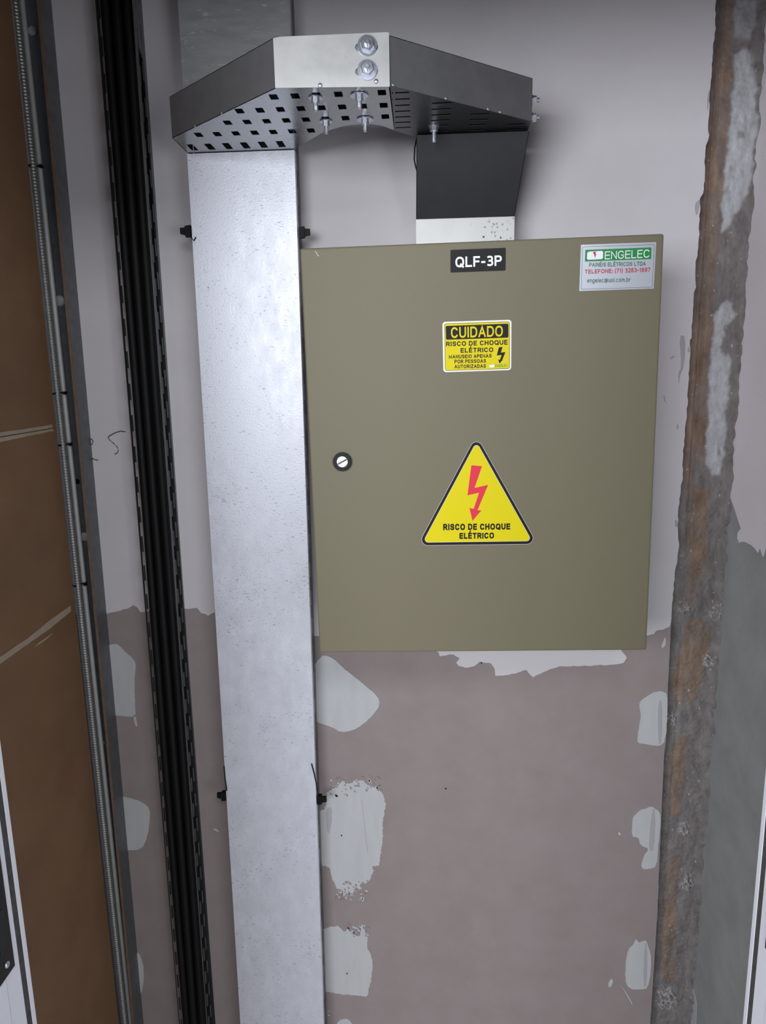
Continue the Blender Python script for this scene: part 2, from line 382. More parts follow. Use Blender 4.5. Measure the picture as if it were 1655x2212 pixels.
# left wall: brown panels with pale joints
XL = -0.625
gl = [box(XL - .03, XL, -0.59, -0.050, 0, ZT)]
for i, (pp, mi) in enumerate([([(-500, 1028), (0, 934), (60, 926), (112, 917), (116, 931), (60, 942), (0, 955), (-500, 1048)], 1),
               ([(-500, 1036), (0, 943), (116, 924), (116, 925.5), (0, 945), (-500, 1039)], 2),
               ([(-500, 1830), (0, 1419), (60, 1378), (110, 1338), (152, 1308), (153, 1320), (110, 1356), (60, 1391), (0, 1434), (-500, 1850)], 1),
               ([(115, 1366), (100, 1381), (70, 1401), (85, 1387)], 3)]):
    pp = rag(pp, 0.4, 9, i) if mi == 1 else pp
    g = fill2d([[(PX(x, y, XL).y, PX(x, y, XL).z) for x, y in pp]], 0.0006 if mi != 2 else 0.001)
    g = mapv(g, lambda u, v, ww: (XL + ww, u, v)); gl.append((g[0], g[1], [mi] * len(g[1])))
obj('wall_left', join(*gl), [M['brown'], M['seam'], M['seam_dark'], M['seam']])['kind'] = 'structure'

# right wall: grey render, painted above a ragged line
XR = 0.5405
gl = [box(XR, XR + .03, -0.59, 0.09, 0, ZT)]
rb = crop([(690, 1500), (688, 1780), (720, 1870), (765, 2010), (742, 2040), (738, 2080), (752, 2118), (772, 2108), (800, 2112), (845, 2135), (870, 2160), (890, 2190), (905, 2150), (930, 2220), (950, 2150)], 3.456, 1380, 560) + [(1700, 1190)]
rp = [(0.045, ZT)] + [(0.045, PX(1585, 900, XR).z)] + [(PX(x, y, XR).y, PX(x, y, XR).z) for x, y in rb]
rp += [(-0.585, rp[-1][1]), (-0.585, ZT)]
g = mapv(fill2d([rp], 0.0008), lambda u, v, ww: (XR - ww, u, v)); gl.append((g[0], g[1], [1] * len(g[1])))
dr = crop([(805, 1700), (858, 1700), (885, 1990), (880, 2212), (870, 2600), (815, 2600), (830, 2212), (835, 1990)], 4.321, 1300, 1700)
dr = crop([(805, 1872), (858, 1885), (885, 2000), (885, 2100), (880, 2300), (815, 2300), (830, 2212), (835, 2060), (820, 1950)], 4.321, 1300, 1700)
g = fill2d([[(PX(x, y, XR).y, PX(x, y, XR).z) for x, y in dr]], 0.0008)
g = mapv(g, lambda u, v, ww: (XR - ww, u, v)); gl.append((g[0], g[1], [2] * len(g[1])))
obj('wall_right', join(*gl), [M['cement'], M['pinkpaint'], M['putty']])['kind'] = 'structure'

# broken masonry strip in the right-hand corner (height field with stain masks)
def inpoly(x, y, poly):
    c = False; n = len(poly)
    for i in range(n):
        x1, y1 = poly[i]; x2, y2 = poly[i - 1]
        if (y1 > y) != (y2 > y) and x < (x2 - x1) * (y - y1) / (y2 - y1) + x1: c = not c
    return c
from mathutils import noise
def nz(x, y, s, k=0): return noise.noise(Vector((x * s, y * s, k * 7.3)))
def fbm(x, y, s, k=0): return nz(x, y, s, k) + .5 * nz(x, y, s * 2, k + 1) + .25 * nz(x, y, s * 4, k + 2)
YS = 0.03
def SXZ(l): return [(PY(x, y, YS).x, PY(x, y, YS).z) for x, y in l]
white1 = SXZ(crop([(690, 440), (665, 800), (640, 1150), (600, 1450), (580, 1800), (590, 1860), (650, 1790), (720, 1650), (800, 1500), (830, 1400), (845, 1000), (850, 600), (840, 420), (760, 380)], 3.686, 1400, 0))
white2 = SXZ(crop([(560, 430), (530, 780), (525, 1000), (510, 1300), (500, 1400), (515, 1560), (545, 1610), (600, 1605), (625, 1520), (640, 1350), (665, 1000), (690, 760), (600, 640), (640, 520), (720, 420), (650, 300)], 3.456, 1380, 560))
white3 = SXZ(crop([(675, 0), (850, 0), (860, 200), (800, 300), (700, 300)], 3.686, 1400, 0))
tan = [SXZ(crop(q, k, ox, oy)) for q, k, ox, oy in [
    ([(600, 0), (680, 0), (680, 300), (660, 600), (640, 1000), (610, 1400), (590, 1700), (540, 2212), (480, 2212), (460, 2212), (395, 2212), (420, 1700), (460, 1300), (500, 900), (540, 500)], 3.686, 1400, 0),
    ([(440, 0), (590, 0), (550, 500), (525, 900), (510, 1300), (490, 1500), (410, 1550), (400, 1720), (345, 1750), (330, 1640), (345, 1350), (370, 950), (400, 500)], 3.456, 1380, 560),
    ([(400, 1700), (520, 1720), (510, 2212), (370, 2212), (380, 2000)], 3.456, 1380, 560),
    ([(545, 0), (690, 0), (690, 150), (600, 400), (560, 570), (530, 450), (545, 200)], 3.686, 1340, 1160),
    ([(510, 670), (650, 680), (730, 760), (720, 850), (660, 1030), (600, 1300), (450, 1350), (420, 1200), (440, 1000), (490, 900)], 3.686, 1340, 1160),
    ([(470, 1600), (545, 1600), (520, 1850), (490, 2100), (480, 2212), (380, 2212), (400, 1950), (400, 1700)], 3.686, 1340, 1160),
    ([(640, 600), (700, 620), (740, 740), (690, 960), (700, 1250), (660, 1500), (720, 1800), (560, 1800), (555, 1300), (590, 900)], 4.321, 1300, 1700)]]
NX, NZ = 64, 1060
x0, x1 = 0.425, XR + 0.001; z0s, z1s = 0.0, 2.2
V = []; smear = []; tanv = []; lump = []
lumps = [(PY(1483, 1905, YS), .014, .012), (PY(1441, 2155, YS), .020, .012), (PY(1478, 1318, YS), .010, .007), (PY(1545, 1322, YS), .010, .008), (PY(1530, 1425, YS), .010, .008), (PY(1450, 1555, YS), .010, .008), (PY(1478, 1790, YS), .010, .007)]
for j in range(NZ):
    z = z0s + (z1s - z0s) * j / (NZ - 1)
    for i in range(NX):
        x = x0 + (x1 - x0) * i / (NX - 1); t = (x - x0) / (x1 - x0)
        y = YS + 0.020 * max(0, 1 - t * 2.6) + 0.0022 * fbm(x, z * .6, 38) + 0.0012 * nz(x, z, 160, 4)
        y += 0.006 * max(0, (0.06 - abs(t - .42)) / .06) * (1 if z > 1.25 else .3)
        y -= 0.010 * max(0, (t - .88) / .12) * (1 + 1.2 * nz(x, z, 60, 9))
        xn = x + .004 * fbm(x, z, 60, 11); zn = z + .008 * fbm(x, z, 60, 15)
        s = 1.0 if (inpoly(xn, zn, white1) or inpoly(xn, zn, white2)) else (.55 if inpoly(xn, zn, white3) else 0.0)
        if s and fbm(x * 2.2, z * .7, 70, 21) > .55: s *= .35
        tt = (.8 + .3 * max(-1, min(1, 1.4 * fbm(x, z * .35, 55, 41)))) if any(inpoly(xn, zn, q) for q in tan) else .12
        lm = 0.0
        for c, r, h in lumps:
            d = math.hypot(x - c.x, (z - c.z) * .75) / r
            if d < 1.3:
                k = max(0, 1 - d * d / 1.69) * (.55 + 1.3 * nz(x + z * .4, z, 150, 31) + .5 * nz(x, z, 330, 33))
                k = max(0, k); y -= h * .8 * k; lm = max(lm, min(1, k * 1.8))
        V.append((x, y, z)); smear.append(s); tanv.append(tt); lump.append(lm)
F = [(j * NX + i, j * NX + i + 1, (j + 1) * NX + i + 1, (j + 1) * NX + i) for j in range(NZ - 1) for i in range(NX - 1)]
def blur(a, it=1):
    for _ in range(it):
        b = a[:]
        for j in range(1, NZ - 1):
            for i in range(1, NX - 1):
                k = j * NX + i
                b[k] = (a[k] * 2 + a[k - 1] + a[k + 1] + a[k - NX] + a[k + NX]) / 6
        a = b
    return a
smear = blur(smear, 2); tanv = blur(tanv, 6)
ms = bpy.data.materials.new('broken_masonry'); ms.use_nodes = True
nt = ms.node_tree; N = nt.nodes; L = nt.links; bs = N['Principled BSDF']; bs.inputs['Roughness'].default_value = .85
def attr(n): a = N.new('ShaderNodeAttribute'); a.attribute_name = n; return a.outputs['Fac']
tc = N.new('ShaderNodeTexCoord'); mp = N.new('ShaderNodeMapping'); mp.inputs['Scale'].default_value = (1, 1, .45); L.new(tc.outputs['Object'], mp.inputs[0])
def noise_ramp(scale, c0, c1):
    n = N.new('ShaderNodeTexNoise'); n.inputs['Scale'].default_value = scale; n.inputs['Detail'].default_value = 7; n.inputs['Roughness'].default_value = .68
    L.new(mp.outputs[0], n.inputs['Vector']); r = N.new('ShaderNodeValToRGB'); L.new(n.outputs['Fac'], r.inputs[0])
    r.color_ramp.elements[0].position = .32; r.color_ramp.elements[1].position = .68
    r.color_ramp.elements[0].color = (*lin(c0), 1); r.color_ramp.elements[1].color = (*lin(c1), 1)
    return r.outputs[0]
def mixc(f, a, b):
    x = N.new('ShaderNodeMix'); x.data_type = 'RGBA'; L.new(f, x.inputs[0]); L.new(a, x.inputs[6]); L.new(b, x.inputs[7]); return x.outputs[2]
base = noise_ramp(60, (98, 95, 96), (140, 136, 136))
tn = noise_ramp(45, (106, 86, 72), (154, 130, 111))
wh = noise_ramp(80, (160, 160, 163), (196, 198, 202))
lu = noise_ramp(420, (52, 48, 52), (214, 210, 208))
c = mixc(attr('tan'), base, tn); c = mixc(attr('smear'), c, wh); c = mixc(attr('lump'), c, lu)
# pale crumbs of mortar
vo = N.new('ShaderNodeTexNoise'); vo.inputs['Scale'].default_value = 260; vo.inputs['Detail'].default_value = 2; L.new(mp.outputs[0], vo.inputs['Vector'])
cr = N.new('ShaderNodeValToRGB'); L.new(vo.outputs['Fac'], cr.inputs[0]); cr.color_ramp.elements[0].position = .70; cr.color_ramp.elements[1].position = .75
wc = N.new('ShaderNodeRGB'); wc.outputs[0].default_value = (*lin((190, 188, 188)), 1)
c = mixc(cr.outputs[0], c, wc.outputs[0])
L.new(c, bs.inputs['Base Color'])
o = obj('trim_1', (V, F), ms); o['kind'] = 'structure'
for nme, arr in (('smear', smear), ('tan', tanv), ('lump', lump)):
    a = o.data.attributes.new(nme, 'FLOAT', 'POINT'); a.data.foreach_set('value', arr)

# front wall around the door opening (behind the picture's edges) and the door frame
YJ = -0.59
obj('wall_front', join(box(-1.9, -0.475, -0.66, YJ, 0, ZT), box(0.385, 1.9, -0.66, YJ, 0, ZT), box(-0.475, 0.385, -0.66, YJ, 2.00, ZT)), M['front'])['kind'] = 'structure'
dr_ = thing('door_1', (-0.05, -0.645, 0), kind='structure')
def jamb_profile(x, s):
    # plan outline (rear lip, gasket groove, face); s=+1 left jamb facing +x
    return [(x - .042 * s, YJ + .0), (x, YJ), (x, YJ - .0065), (x - .004 * s, YJ - .0070), (x - .004 * s, YJ - .0160), (x, YJ - .0165), (x, YJ - .040), (x + .001 * s, YJ - .0425), (x + .001 * s, YJ - .075), (x - .042 * s, YJ - .075)]
for x, s, nm in ((-0.4355, 1, 'left'), (0.3315, -1, 'right')):
    j = obj('jamb', prism(jamb_profile(x, s), (0.0, 2.00), lambda u, v, ww: (u, v, ww)), M['white_alu'], dr_)
    obj('gasket', box(min(x - .004 * s, x - .0005 * s), max(x - .004 * s, x - .0005 * s), YJ - .0162, YJ - .0068, 0.0, 1.955), M['gasket'], j)
    if s == 1:
        p = [PX(26.5, 2085, x), PX(2, 2115, x), PX(0.5, 1866, x)]
        zb = p[0].z; yb = p[0].y
        zt = PX(0, 1866, x).z
        pl = obj('strike_plate', box(x + .001, x + .003, yb - .028, yb, zb, zb + .17), M['plate_black'], j); pl['label'] = 'black strike plate'
        obj('latch_opening', box(x + .003, x + .0034, yb - .020, yb - .008, zb + .03, zb + .075), M['shade_in'], pl)
        for zz in (.012, .155): obj('screw', dome((x + .003, yb - .012, zb + zz), (1, 0, 0), .0035), M['steel'], pl)
    else:
        q = PX(1652, 2035, x)
        pl = obj('strike_plate', box(x - .003, x - .001, q.y - .030, q.y - .007, q.z, q.z + .10), M['plate_black'], j); pl['label'] = 'black strike plate'
obj('head', box(-0.4755, 0.3855, YJ - .075, YJ, 1.96, 2.00), M['white_alu'], dr_)

# ------------------------------------------------------------------ electrical cabinet
cab = thing('electrical_cabinet', (0.084, -0.1, 1.075), 'beige steel electrical cabinet with closed door and warning stickers on the wall', 'electrical cabinet')
th = 0.011196
dc = Vector((0.08426, -0.2, 1.37825))
def DW(u, v, y=-0.2):
    return (dc.x + u * math.cos(th) - v * math.sin(th), y, dc.z + u * math.sin(th) + v * math.cos(th))
hw, hh = 0.25, 0.2998
def rrect(w_, h_, r, n=5):
    o = []
    for sx, sy, a0 in ((1, 1, 0), (-1, 1, 90), (-1, -1, 180), (1, -1, 270)):
        for k in range(n + 1):
            a = math.radians(a0 + 90 * k / n); o.append((sx * (w_ - r) + r * math.cos(a), sy * (h_ - r) + r * math.sin(a)))
    return o
# body
obj('body', join(prism([(-.244, -.294), (.244, -.294), (.244, .294), (-.244, .294)], (-.178, -.0005), lambda u, v, y: DW(u, v, y))), M['cab'], cab)
# door: folded sheet with a soft edge
lay = [(0.0, -.182), (0.0, -.1975), (.0006, -.1990), (.0016, -.1997), (.003, -.2)]
V = []; F = []; n = None
for ins, y in lay:
    r = rrect(hw - ins, hh - ins, max(.0015, .003 - ins * .3)); n = len(r); V += [DW(u, v, y) for u, v in r]
for j in range(len(lay) - 1): F += [(j * n + k, j * n + (k + 1) % n, (j + 1) * n + (k + 1) % n, (j + 1) * n + k) for k in range(n)]
F += [tuple(range(n)), tuple(range((len(lay) - 1) * n, len(lay) * n))]
door = obj('door', (V, F), M['cab'], cab)
# worn nick in the paint
nk = [PY(x, y, -.2) for x, y in crop([(540, 290), (580, 335), (610, 385), (640, 440), (660, 465), (672, 455), (640, 420), (600, 340)], 13.79, 640, 520)]
obj('paint_scratch', mapv(fill2d([[(p.x, p.z) for p in nk]], .00015), lambda u, v, ww: (u, -.2 - ww, v)), M['lwhite'], door)
# quarter-turn lock
lc = PY(740, 997, -.2)
lk = obj('lock', join(ring((lc.x, -.2, lc.z), (lc.x, -.2035, lc.z), .0140, .0082, 40), ring((lc.x, -.2035, lc.z), (lc.x, -.2045, lc.z), .0128, .0084, 40)), M['ringblack'], cab, smooth=False)
lk['label'] = 'black quarter-turn lock with silver slotted barrel'
bar = obj('lock_barrel', cyl((lc.x, -.2, lc.z), (lc.x, -.2040, lc.z), .0080, 32), M['silver'], lk)
an = math.radians(28); du = Vector((math.cos(an), 0, math.sin(an))); dn = Vector((-math.sin(an), 0, math.cos(an)))
V = []
for a in (-.0076, .0076):
    for b in (-.0011, .0011):
        for y in (-.2043, -.2038): q = Vector((lc.x, y, lc.z)) + du * a + dn * b; V.append(tuple(q))
obj('lock_slot', (V, [(0, 1, 3, 2), (4, 6, 7, 5), (0, 4, 5, 1), (2, 3, 7, 6), (0, 2, 6, 4), (1, 5, 7, 3)]), M['slot'], lk)

# ---- stickers
def quad_map(c4, y0):
    A, B, C_, D_ = [PY(x, y, -.2) for x, y in c4]      # TL TR BR BL
    def f(u, v, ww=0):
        p = (A * (1 - u) + B * u) * (1 - v) + (D_ * (1 - u) + C_ * u) * v
        return (p.x, -.2 - y0 - ww, p.z)
    return f
def sheet(name, c4, material, parent, y0, t=.00012, r=0.0, hole=None):
    """rounded rectangular sheet on the four pixel corners; r = corner radius as a share of width"""
    A = c4
    wd = math.hypot(A[1][0] - A[0][0], A[1][1] - A[0][1]); hd = math.hypot(A[3][0] - A[0][0], A[3][1] - A[0][1])
    def rr(ins):
        if r <= 0: return [(ins / wd, ins / hd), (1 - ins / wd, ins / hd), (1 - ins / wd, 1 - ins / hd), (ins / wd, 1 - ins / hd)]
        o = []; R = max(r * wd - ins, .3)
        for sx, sy, a0 in ((1, 1, 0), (-1, 1, 90), (-1, -1, 180), (1, -1, 270)):
            for k in range(7):
                a = math.radians(a0 + 15 * k)
                o.append((.5 + (sx * (wd / 2 - ins - R) + R * math.cos(a)) / wd, .5 + (sy * (hd / 2 - ins - R) + R * math.sin(a)) / hd))
        return o
    loops = [rr(0)] + ([rr(hole)] if hole else [])
    return obj(name, mapv(fill2d(loops, t), quad_map(c4, y0)), material, parent)
def _arc(cx_, cy_, rx, ry, a0, a1, n=10, e=2.4):
    o = []
    for k in range(n + 1):
        t = math.radians(a0 + (a1 - a0) * k / n); c_, s_ = math.cos(t), math.sin(t)
        o.append((cx_ + rx * math.copysign(abs(c_) ** (2 / e), c_), cy_ + ry * math.copysign(abs(s_) ** (2 / e), s_)))
    return o
_S = [(.97, .80)] + _arc(.5, .765, .46, .235, 25, 180, 8, 2.2) + [(.06, .72)] + [(.12, .60), (.30, .53), (.70, .47), (.90, .39)] + _arc(.5, .235, .49, .235, 0, -160, 9, 2.2)
GL = {  # letter: (width, strokes as centre lines in a unit box)
 'A': (.86, [[(0, 0), (.5, 1), (1, 0)], [(.19, .33), (.81, .33)]]),
 'B': (.76, [[(0, 0), (0, .9)], [(0, 1), (.55, 1)] + _arc(.55, .765, .40, .235, 80, -80, 7) + [(.55, .53), (0, .53)], [(.55, .53)] + _arc(.55, .265, .45, .265, 80, -80, 7) + [(.55, 0), (0, 0)]]),
 'C': (.84, [_arc(.5, .5, .5, .5, 38, 322, 18)]),
 'D': (.82, [[(0, 0), (0, 1), (.42, 1)] + _arc(.42, .5, .58, .5, 80, -80, 12) + [(.42, 0), (0, 0)]]),
 'E': (.72, [[(1, 1), (0, 1), (0, 0), (1, 0)], [(0, .52), (.92, .52)]]),
 'F': (.68, [[(1, 1), (0, 1), (0, 0)], [(0, .5), (.88, .5)]]),
 'G': (.88, [_arc(.5, .5, .5, .5, 40, 360, 20) + [(1.0, .45), (.58, .45)]]),
 'H': (.80, [[(0, 0), (0, 1)], [(1, 0), (1, 1)], [(0, .52), (1, .52)]]),
 'I': (.21, [[(.5, 0), (.5, 1)]]),
 'L': (.68, [[(0, 1), (0, 0), (1, 0)]]),
 'M': (.96, [[(0, 0), (0, 1), (.5, .12), (1, 1), (1, 0)]]),
 'N': (.80, [[(0, 0), (0, 1), (1, 0), (1, 1)]]),
 'O': (.90, [_arc(.5, .5, .5, .5, 0, 360, 26)]),
 'P': (.74, [[(0, 0), (0, .9)], [(0, 1), (.55, 1)] + _arc(.55, .73, .45, .27, 80, -80, 8) + [(.55, .46), (0, .46)]]),
 'Q': (.90, [_arc(.5, .5, .5, .5, 0, 360, 26), [(.66, .22), (.96, -.06)]]),
 'R': (.80, [[(0, 0), (0, .9)], [(0, 1), (.55, 1)] + _arc(.55, .74, .42, .26, 80, -80, 8) + [(.55, .48), (0, .48)], [(.50, .48), (1, 0)]]),
 'S': (.78, [_S]),
 'T': (.76, [[(0, 1), (1, 1)], [(.5, 1), (.5, 0)]]),
 'U': (.80, [[(0, 1), (0, .36)] + _arc(.5, .36, .5, .36, 180, 360, 12) + [(1, .36), (1, 1)]]),
 'Z': (.74, [[(0, 1), (1, 1), (0, 0), (1, 0)]]),
 '-': (.42, [[(0, .40), (1, .40)]]), ':': (.20, [[(.5, 0), (.5, .12)], [(.5, .52), (.5, .64)]]), '.': (.20, [[(.5, -.02), (.5, .06)]]),
 '(': (.28, [[(1, 1.06), (.25, .75), (.05, .45), (.25, .15), (1, -.16)]]), ')': (.28, [[(0, 1.06), (.75, .75), (.95, .45), (.75, .15), (0, -.16)]]),
 '1': (.42, [[(0, .78), (.7, 1), (.7, 0)]]), '2': (.66, [_arc(.5, .70, .5, .30, 165, -20, 9) + [(.0, .0), (1, 0)]]),
 '3': (.68, [_arc(.46, .76, .48, .24, 125, -75, 9) + [(.40, .52)], [(.40, .52)] + _arc(.48, .26, .52, .26, 75, -125, 9)]),
 '5': (.66, [[(.92, 1), (.12, 1), (.04, .50)] + _arc(.48, .31, .52, .31, 120, -155, 10)]),
 '6': (.66, [_arc(.5, .32, .5, .32, 0, 360, 16), [(.0, .34), (.08, .70), (.40, 1), (.86, .94)]]),
 '7': (.64, [[(0, 1), (1, 1), (.36, 0)]]), '9': (.66, [_arc(.5, .68, .5, .32, 0, 360, 16), [(1, .66), (.92, .30), (.60, 0), (.14, .06)]]),
 'e': (.62, [[(.05, .37), (.98, .37)] + _arc(.5, .36, .48, .36, 10, 320, 14)]), 'n': (.58, [[(0, 0), (0, .72)], [(0, .46)] + _arc(.5, .42, .5, .30, 165, 0, 8) + [(1, 0)]]),
 'g': (.62, [_arc(.5, .37, .5, .35, 0, 360, 16), [(1, .72), (1, -.08)] + _arc(.5, -.06, .5, .22, 0, -150, 7)]), 'l': (.18, [[(.5, 1), (.5, 0)]]),
 'c': (.58, [_arc(.5, .36, .5, .36, 45, 315, 14)]), 'o': (.62, [_arc(.5, .36, .5, .36, 0, 360, 18)]), 'u': (.58, [[(0, .72), (0, .28)] + _arc(.5, .28, .5, .28, 180, 360, 8) + [(1, .72)], [(1, .3), (1, 0)]]),
 'm': (.92, [[(0, 0), (0, .72)], [(0, .5)] + _arc(.25, .46, .25, .26, 165, 0, 6) + [(.5, 0)], [(.5, .5)] + _arc(.75, .46, .25, .26, 165, 0, 6) + [(1, 0)]]),
 'b': (.62, [[(0, 1), (0, 0)], _arc(.5, .36, .5, .36, 0, 360, 16)]), 'r': (.36, [[(0, 0), (0, .72)], [(0, .42), (.35, .66), (1, .70)]]),
 '@': (1.0, [_arc(.5, .36, .20, .22, 0, 360, 12), [(.70, .58), (.70, .22), (.82, .14), (1, .34)] + _arc(.5, .36, .5, .50, 0, 300, 16)]),
}
def stroke(pl, t):
    pl = [Vector(p) for p in pl]
    pl = [p for i, p in enumerate(pl) if i == 0 or (p - pl[i - 1]).length > 1e-5]
    closed = (pl[0] - pl[-1]).length < 1e-4
    if closed: pl = pl[:-1]
    if not closed:
        pl[0] = pl[0] + (pl[0] - pl[1]).normalized() * t / 2; pl[-1] = pl[-1] + (pl[-1] - pl[-2]).normalized() * t / 2
    n = len(pl); V = []; F = []
    for i in range(n):
        a = pl[i - 1] if (i or closed) else None; b = pl[(i + 1) % n] if (i < n - 1 or closed) else None
        d0 = (pl[i] - a).normalized() if a is not None else None; d1 = (b - pl[i]).normalized() if b is not None else None
        if d0 is None: d0 = d1
        if d1 is None: d1 = d0
        n0 = Vector((-d0.y, d0.x)); n1 = Vector((-d1.y, d1.x)); m_ = (n0 + n1)
        m_ = m_.normalized() if m_.length > 1e-3 else n0
        k = t / 2 / max(.42, m_.dot(n0)); V += [tuple(pl[i] + m_ * k), tuple(pl[i] - m_ * k)]
    for i in range(n if closed else n - 1):
        j = (i + 1) % n; F.append((2 * i, 2 * j, 2 * j + 1, 2 * i + 1))
    return V, F
def text(name, s, c4, material, parent, y0, wt=.2, gap=.16, box_cap=False):
    """flat lettering drawn with strokes; wt = stroke weight as a share of the cap height"""
    V = []; F = []; x = 0.0; ly = 0
    for ch in s:
        if ch == ' ': x += .42; continue
        acc = ch == 'É'; w_, st = GL['E' if acc else ch]; w_ = max(w_, wt)
        for pl in st:
            q = [(x + wt / 2 + u * (w_ - wt), wt / 2 + v * (1 - wt)) for u, v in pl]
            if ch in 'IlI.:': q = [(x + w_ / 2, b_) for a_, b_ in q]
            g = stroke(q, wt); k = len(V); ly = (ly + 1) % 8; V += [(a_, b_, ly * 3e-5) for a_, b_ in g[0]]; F += [tuple(i + k for i in f) for f in g[1]]
        if acc:
            g = stroke([(x + w_ * .40, 1.10), (x + w_ * .62, 1.30)], wt * .8); k = len(V); V += [(a_, b_, 2.6e-4) for a_, b_ in g[0]]; F += [tuple(i + k for i in f) for f in g[1]]
        x += w_ + gap
    x -= gap
    f = quad_map(c4, y0)
    return obj(name, ([f(a / x, 1 - b, c_) for a, b, c_ in V], F), material, parent)
def poly(name, pts, material, parent, y0, t=.0001, holes=()):
    lp = [[(PY(x, y, -.2).x, PY(x, y, -.2).z) for x, y in q] for q in [pts] + list(holes)]
    return obj(name, mapv(fill2d(lp, t), lambda u, v, ww: (u, -.2 - y0 - ww, v)), material, parent)
k5 = lambda l: crop(l, 3.183, 930, 500)
k6 = lambda l: crop(l, 2.955, 640, 900)
# QLF-3P plate
s1 = sheet('name_plate', k5([(138, 128), (517, 113), (515, 268), (138, 282)]), M['lblack'], cab, .0, .0012, .02); s1['label'] = 'black name plate reading QLF-3P'
text('lettering', 'QLF-3P', k5([(171, 176), (490, 165), (490, 236), (171, 249)]), M['lwhite'], s1, .0014, .185, .13)
# maker's sticker
s2 = sheet('maker_sticker', k5([(1035, 92), (1553, 73), (1535, 393), (1023, 410)]), M['lsilver'], cab, 0, .0002); s2['label'] = 'silver sticker with a green band and a telephone number'
sheet('border_line', k5([(1045, 105), (1541, 89), (1525, 384), (1036, 399)]), M['ldkgreen'], s2, .0003, .0001, .02, hole=.7)
sheet('green_band', k5([(1065, 127), (1520, 110), (1517, 190), (1062, 207)]), M['lgreen'], s2, .0003)
sheet('logo_box', k5([(1078, 140), (1187, 133), (1186, 190), (1075, 196)]), M['lwhite'], s2, .0005, r=.12)
poly('logo_bolt', k5([(1119, 141), (1138, 140), (1134, 156), (1141, 157), (1133, 170), (1136, 186), (1124, 165), (1129, 163), (1118, 150)]), M['lcrimson'], s2, .0007)
text('lettering', 'ENGELEC', k5([(1200, 138), (1508, 124), (1506, 180), (1198, 193)]), M['lwhite'], s2, .0005, .12, .14)
text('lettering', 'PAINÉIS ELÉTRICOS LTDA', k5([(1092, 216), (1480, 207), (1479, 235), (1091, 244)]), M['ldkgreen'], s2, .0004, .17)
text('lettering', 'TELEFONE: (71) 3253-1697', k5([(1062, 263), (1512, 248), (1510, 278), (1062, 291)]), M['lcrimson'], s2, .0004, .18)
text('lettering', 'engelec@uol.com.br', k5([(1078, 323), (1376, 316), (1374, 346), (1077, 353)]), M['ldkgreen'], s2, .0004, .14, .15)
# CUIDADO sticker
s3 = sheet('warning_sticker', k5([(82, 622), (557, 607), (555, 953), (89, 968)]), M['lwhite'], cab, 0, .0002, .045); s3['label'] = 'yellow and black CUIDADO warning sticker with a white rim'
sheet('yellow_field', k5([(96, 634), (545, 620), (544, 943), (101, 957)]), M['lyellow'], s3, .0003, .0001, .035)
sheet('border_line', k5([(95, 633), (546, 619), (545, 944), (100, 958)]), M['lblack'], s3, .00045, .0001, .035, hole=.9)
hd = sheet('header', k5([(104, 650), (536, 634), (536, 730), (107, 745)]), M['lblack'], s3, .00045, .0001, .02)
text('lettering', 'CUIDADO', k5([(140, 659), (498, 647), (497, 722), (142, 734)]), M['lyellow'], s3, .0006, .17, .14)
for s_, c_ in [('RISCO DE CHOQUE', [(107, 758), (530, 745), (531, 778), (107, 790)]), ('ELÉTRICO', [(207, 802), (432, 797), (432, 829), (207, 834)]),
               ('MANUSEIO APENAS', [(127, 849), (420, 842), (420, 867), (127, 875)]), ('POR PESSOAS', [(165, 882), (382, 877), (382, 902), (165, 908)]),
               ('AUTORIZADAS', [(165, 917), (381, 912), (381, 937), (165, 942)])]:
    text('lettering', s_, k5(c_), M['lblack'], s3, .00045, .21)
poly('bolt_symbol', k5([(470, 797), (496, 794), (484, 833), (516, 829), (494, 882), (499, 880), (474, 908), (466, 880), (477, 883), (489, 849), (456, 853)]), M['lblack'], s3, .00045)
sheet('small_logo', k5([(405, 919), (440, 916), (440, 933), (405, 935)]), M['lwhite'], s3, .00045, r=.1)
text('lettering', 'ENGELEC', k5([(443, 915), (530, 911), (529, 931), (442, 934)]), M['lgreen'], s3, .00045, .16)
# triangle sticker
def rtri(v, r, n=8):
    o = []
    for i in range(3):
        p = Vector(v[i]); a = (Vector(v[i - 1]) - p).normalized(); b = (Vector(v[(i + 1) % 3]) - p).normalized()
        h = math.acos(max(-1, min(1, a.dot(b)))) / 2; d = r / math.tan(h)
        c_ = p + (a + b).normalized() * (r / math.sin(h)); p0 = p + a * d; p1 = p + b * d
        a0 = math.atan2(p0.y - c_.y, p0.x - c_.x); a1 = math.atan2(p1.y - c_.y, p1.x - c_.x)
        while a1 - a0 > math.pi: a1 -= 2 * math.pi
        while a1 - a0 < -math.pi: a1 += 2 * math.pi
        for k in range(n + 1): t = a0 + (a1 - a0) * k / n; o.append((c_.x + r * math.cos(t), c_.y + r * math.sin(t)))
    return o
tv = [(1150, 121), (1537, 812), (776, 822)]
def inset(v, d):
    o = []
    cx_ = sum(p[0] for p in v) / 3; cy_ = sum(p[1] for p in v) / 3
    L_ = []
    for i in range(3):
        a = Vector(v[i]); b = Vector(v[(i + 1) % 3]); nrm = Vector((-(b - a).y, (b - a).x)).normalized()
        if (Vector((cx_, cy_)) - a).dot(nrm) < 0: nrm = -nrm
        L_.append((a + nrm * d, (b - a)))
    for i in range(3):
        p, dd = L_[i - 1]; q, e_ = L_[i]
        t = ((q - p).x * e_.y - (q - p).y * e_.x) / (dd.x * e_.y - dd.y * e_.x); o.append(tuple(p + dd * t))
    return o
s4 = poly('hazard_sticker', k6(rtri(inset(tv, -1.5), 39.5)), M['lwhite'], cab, 0, .0002); s4['label'] = 'yellow triangle sticker with a red lightning bolt'
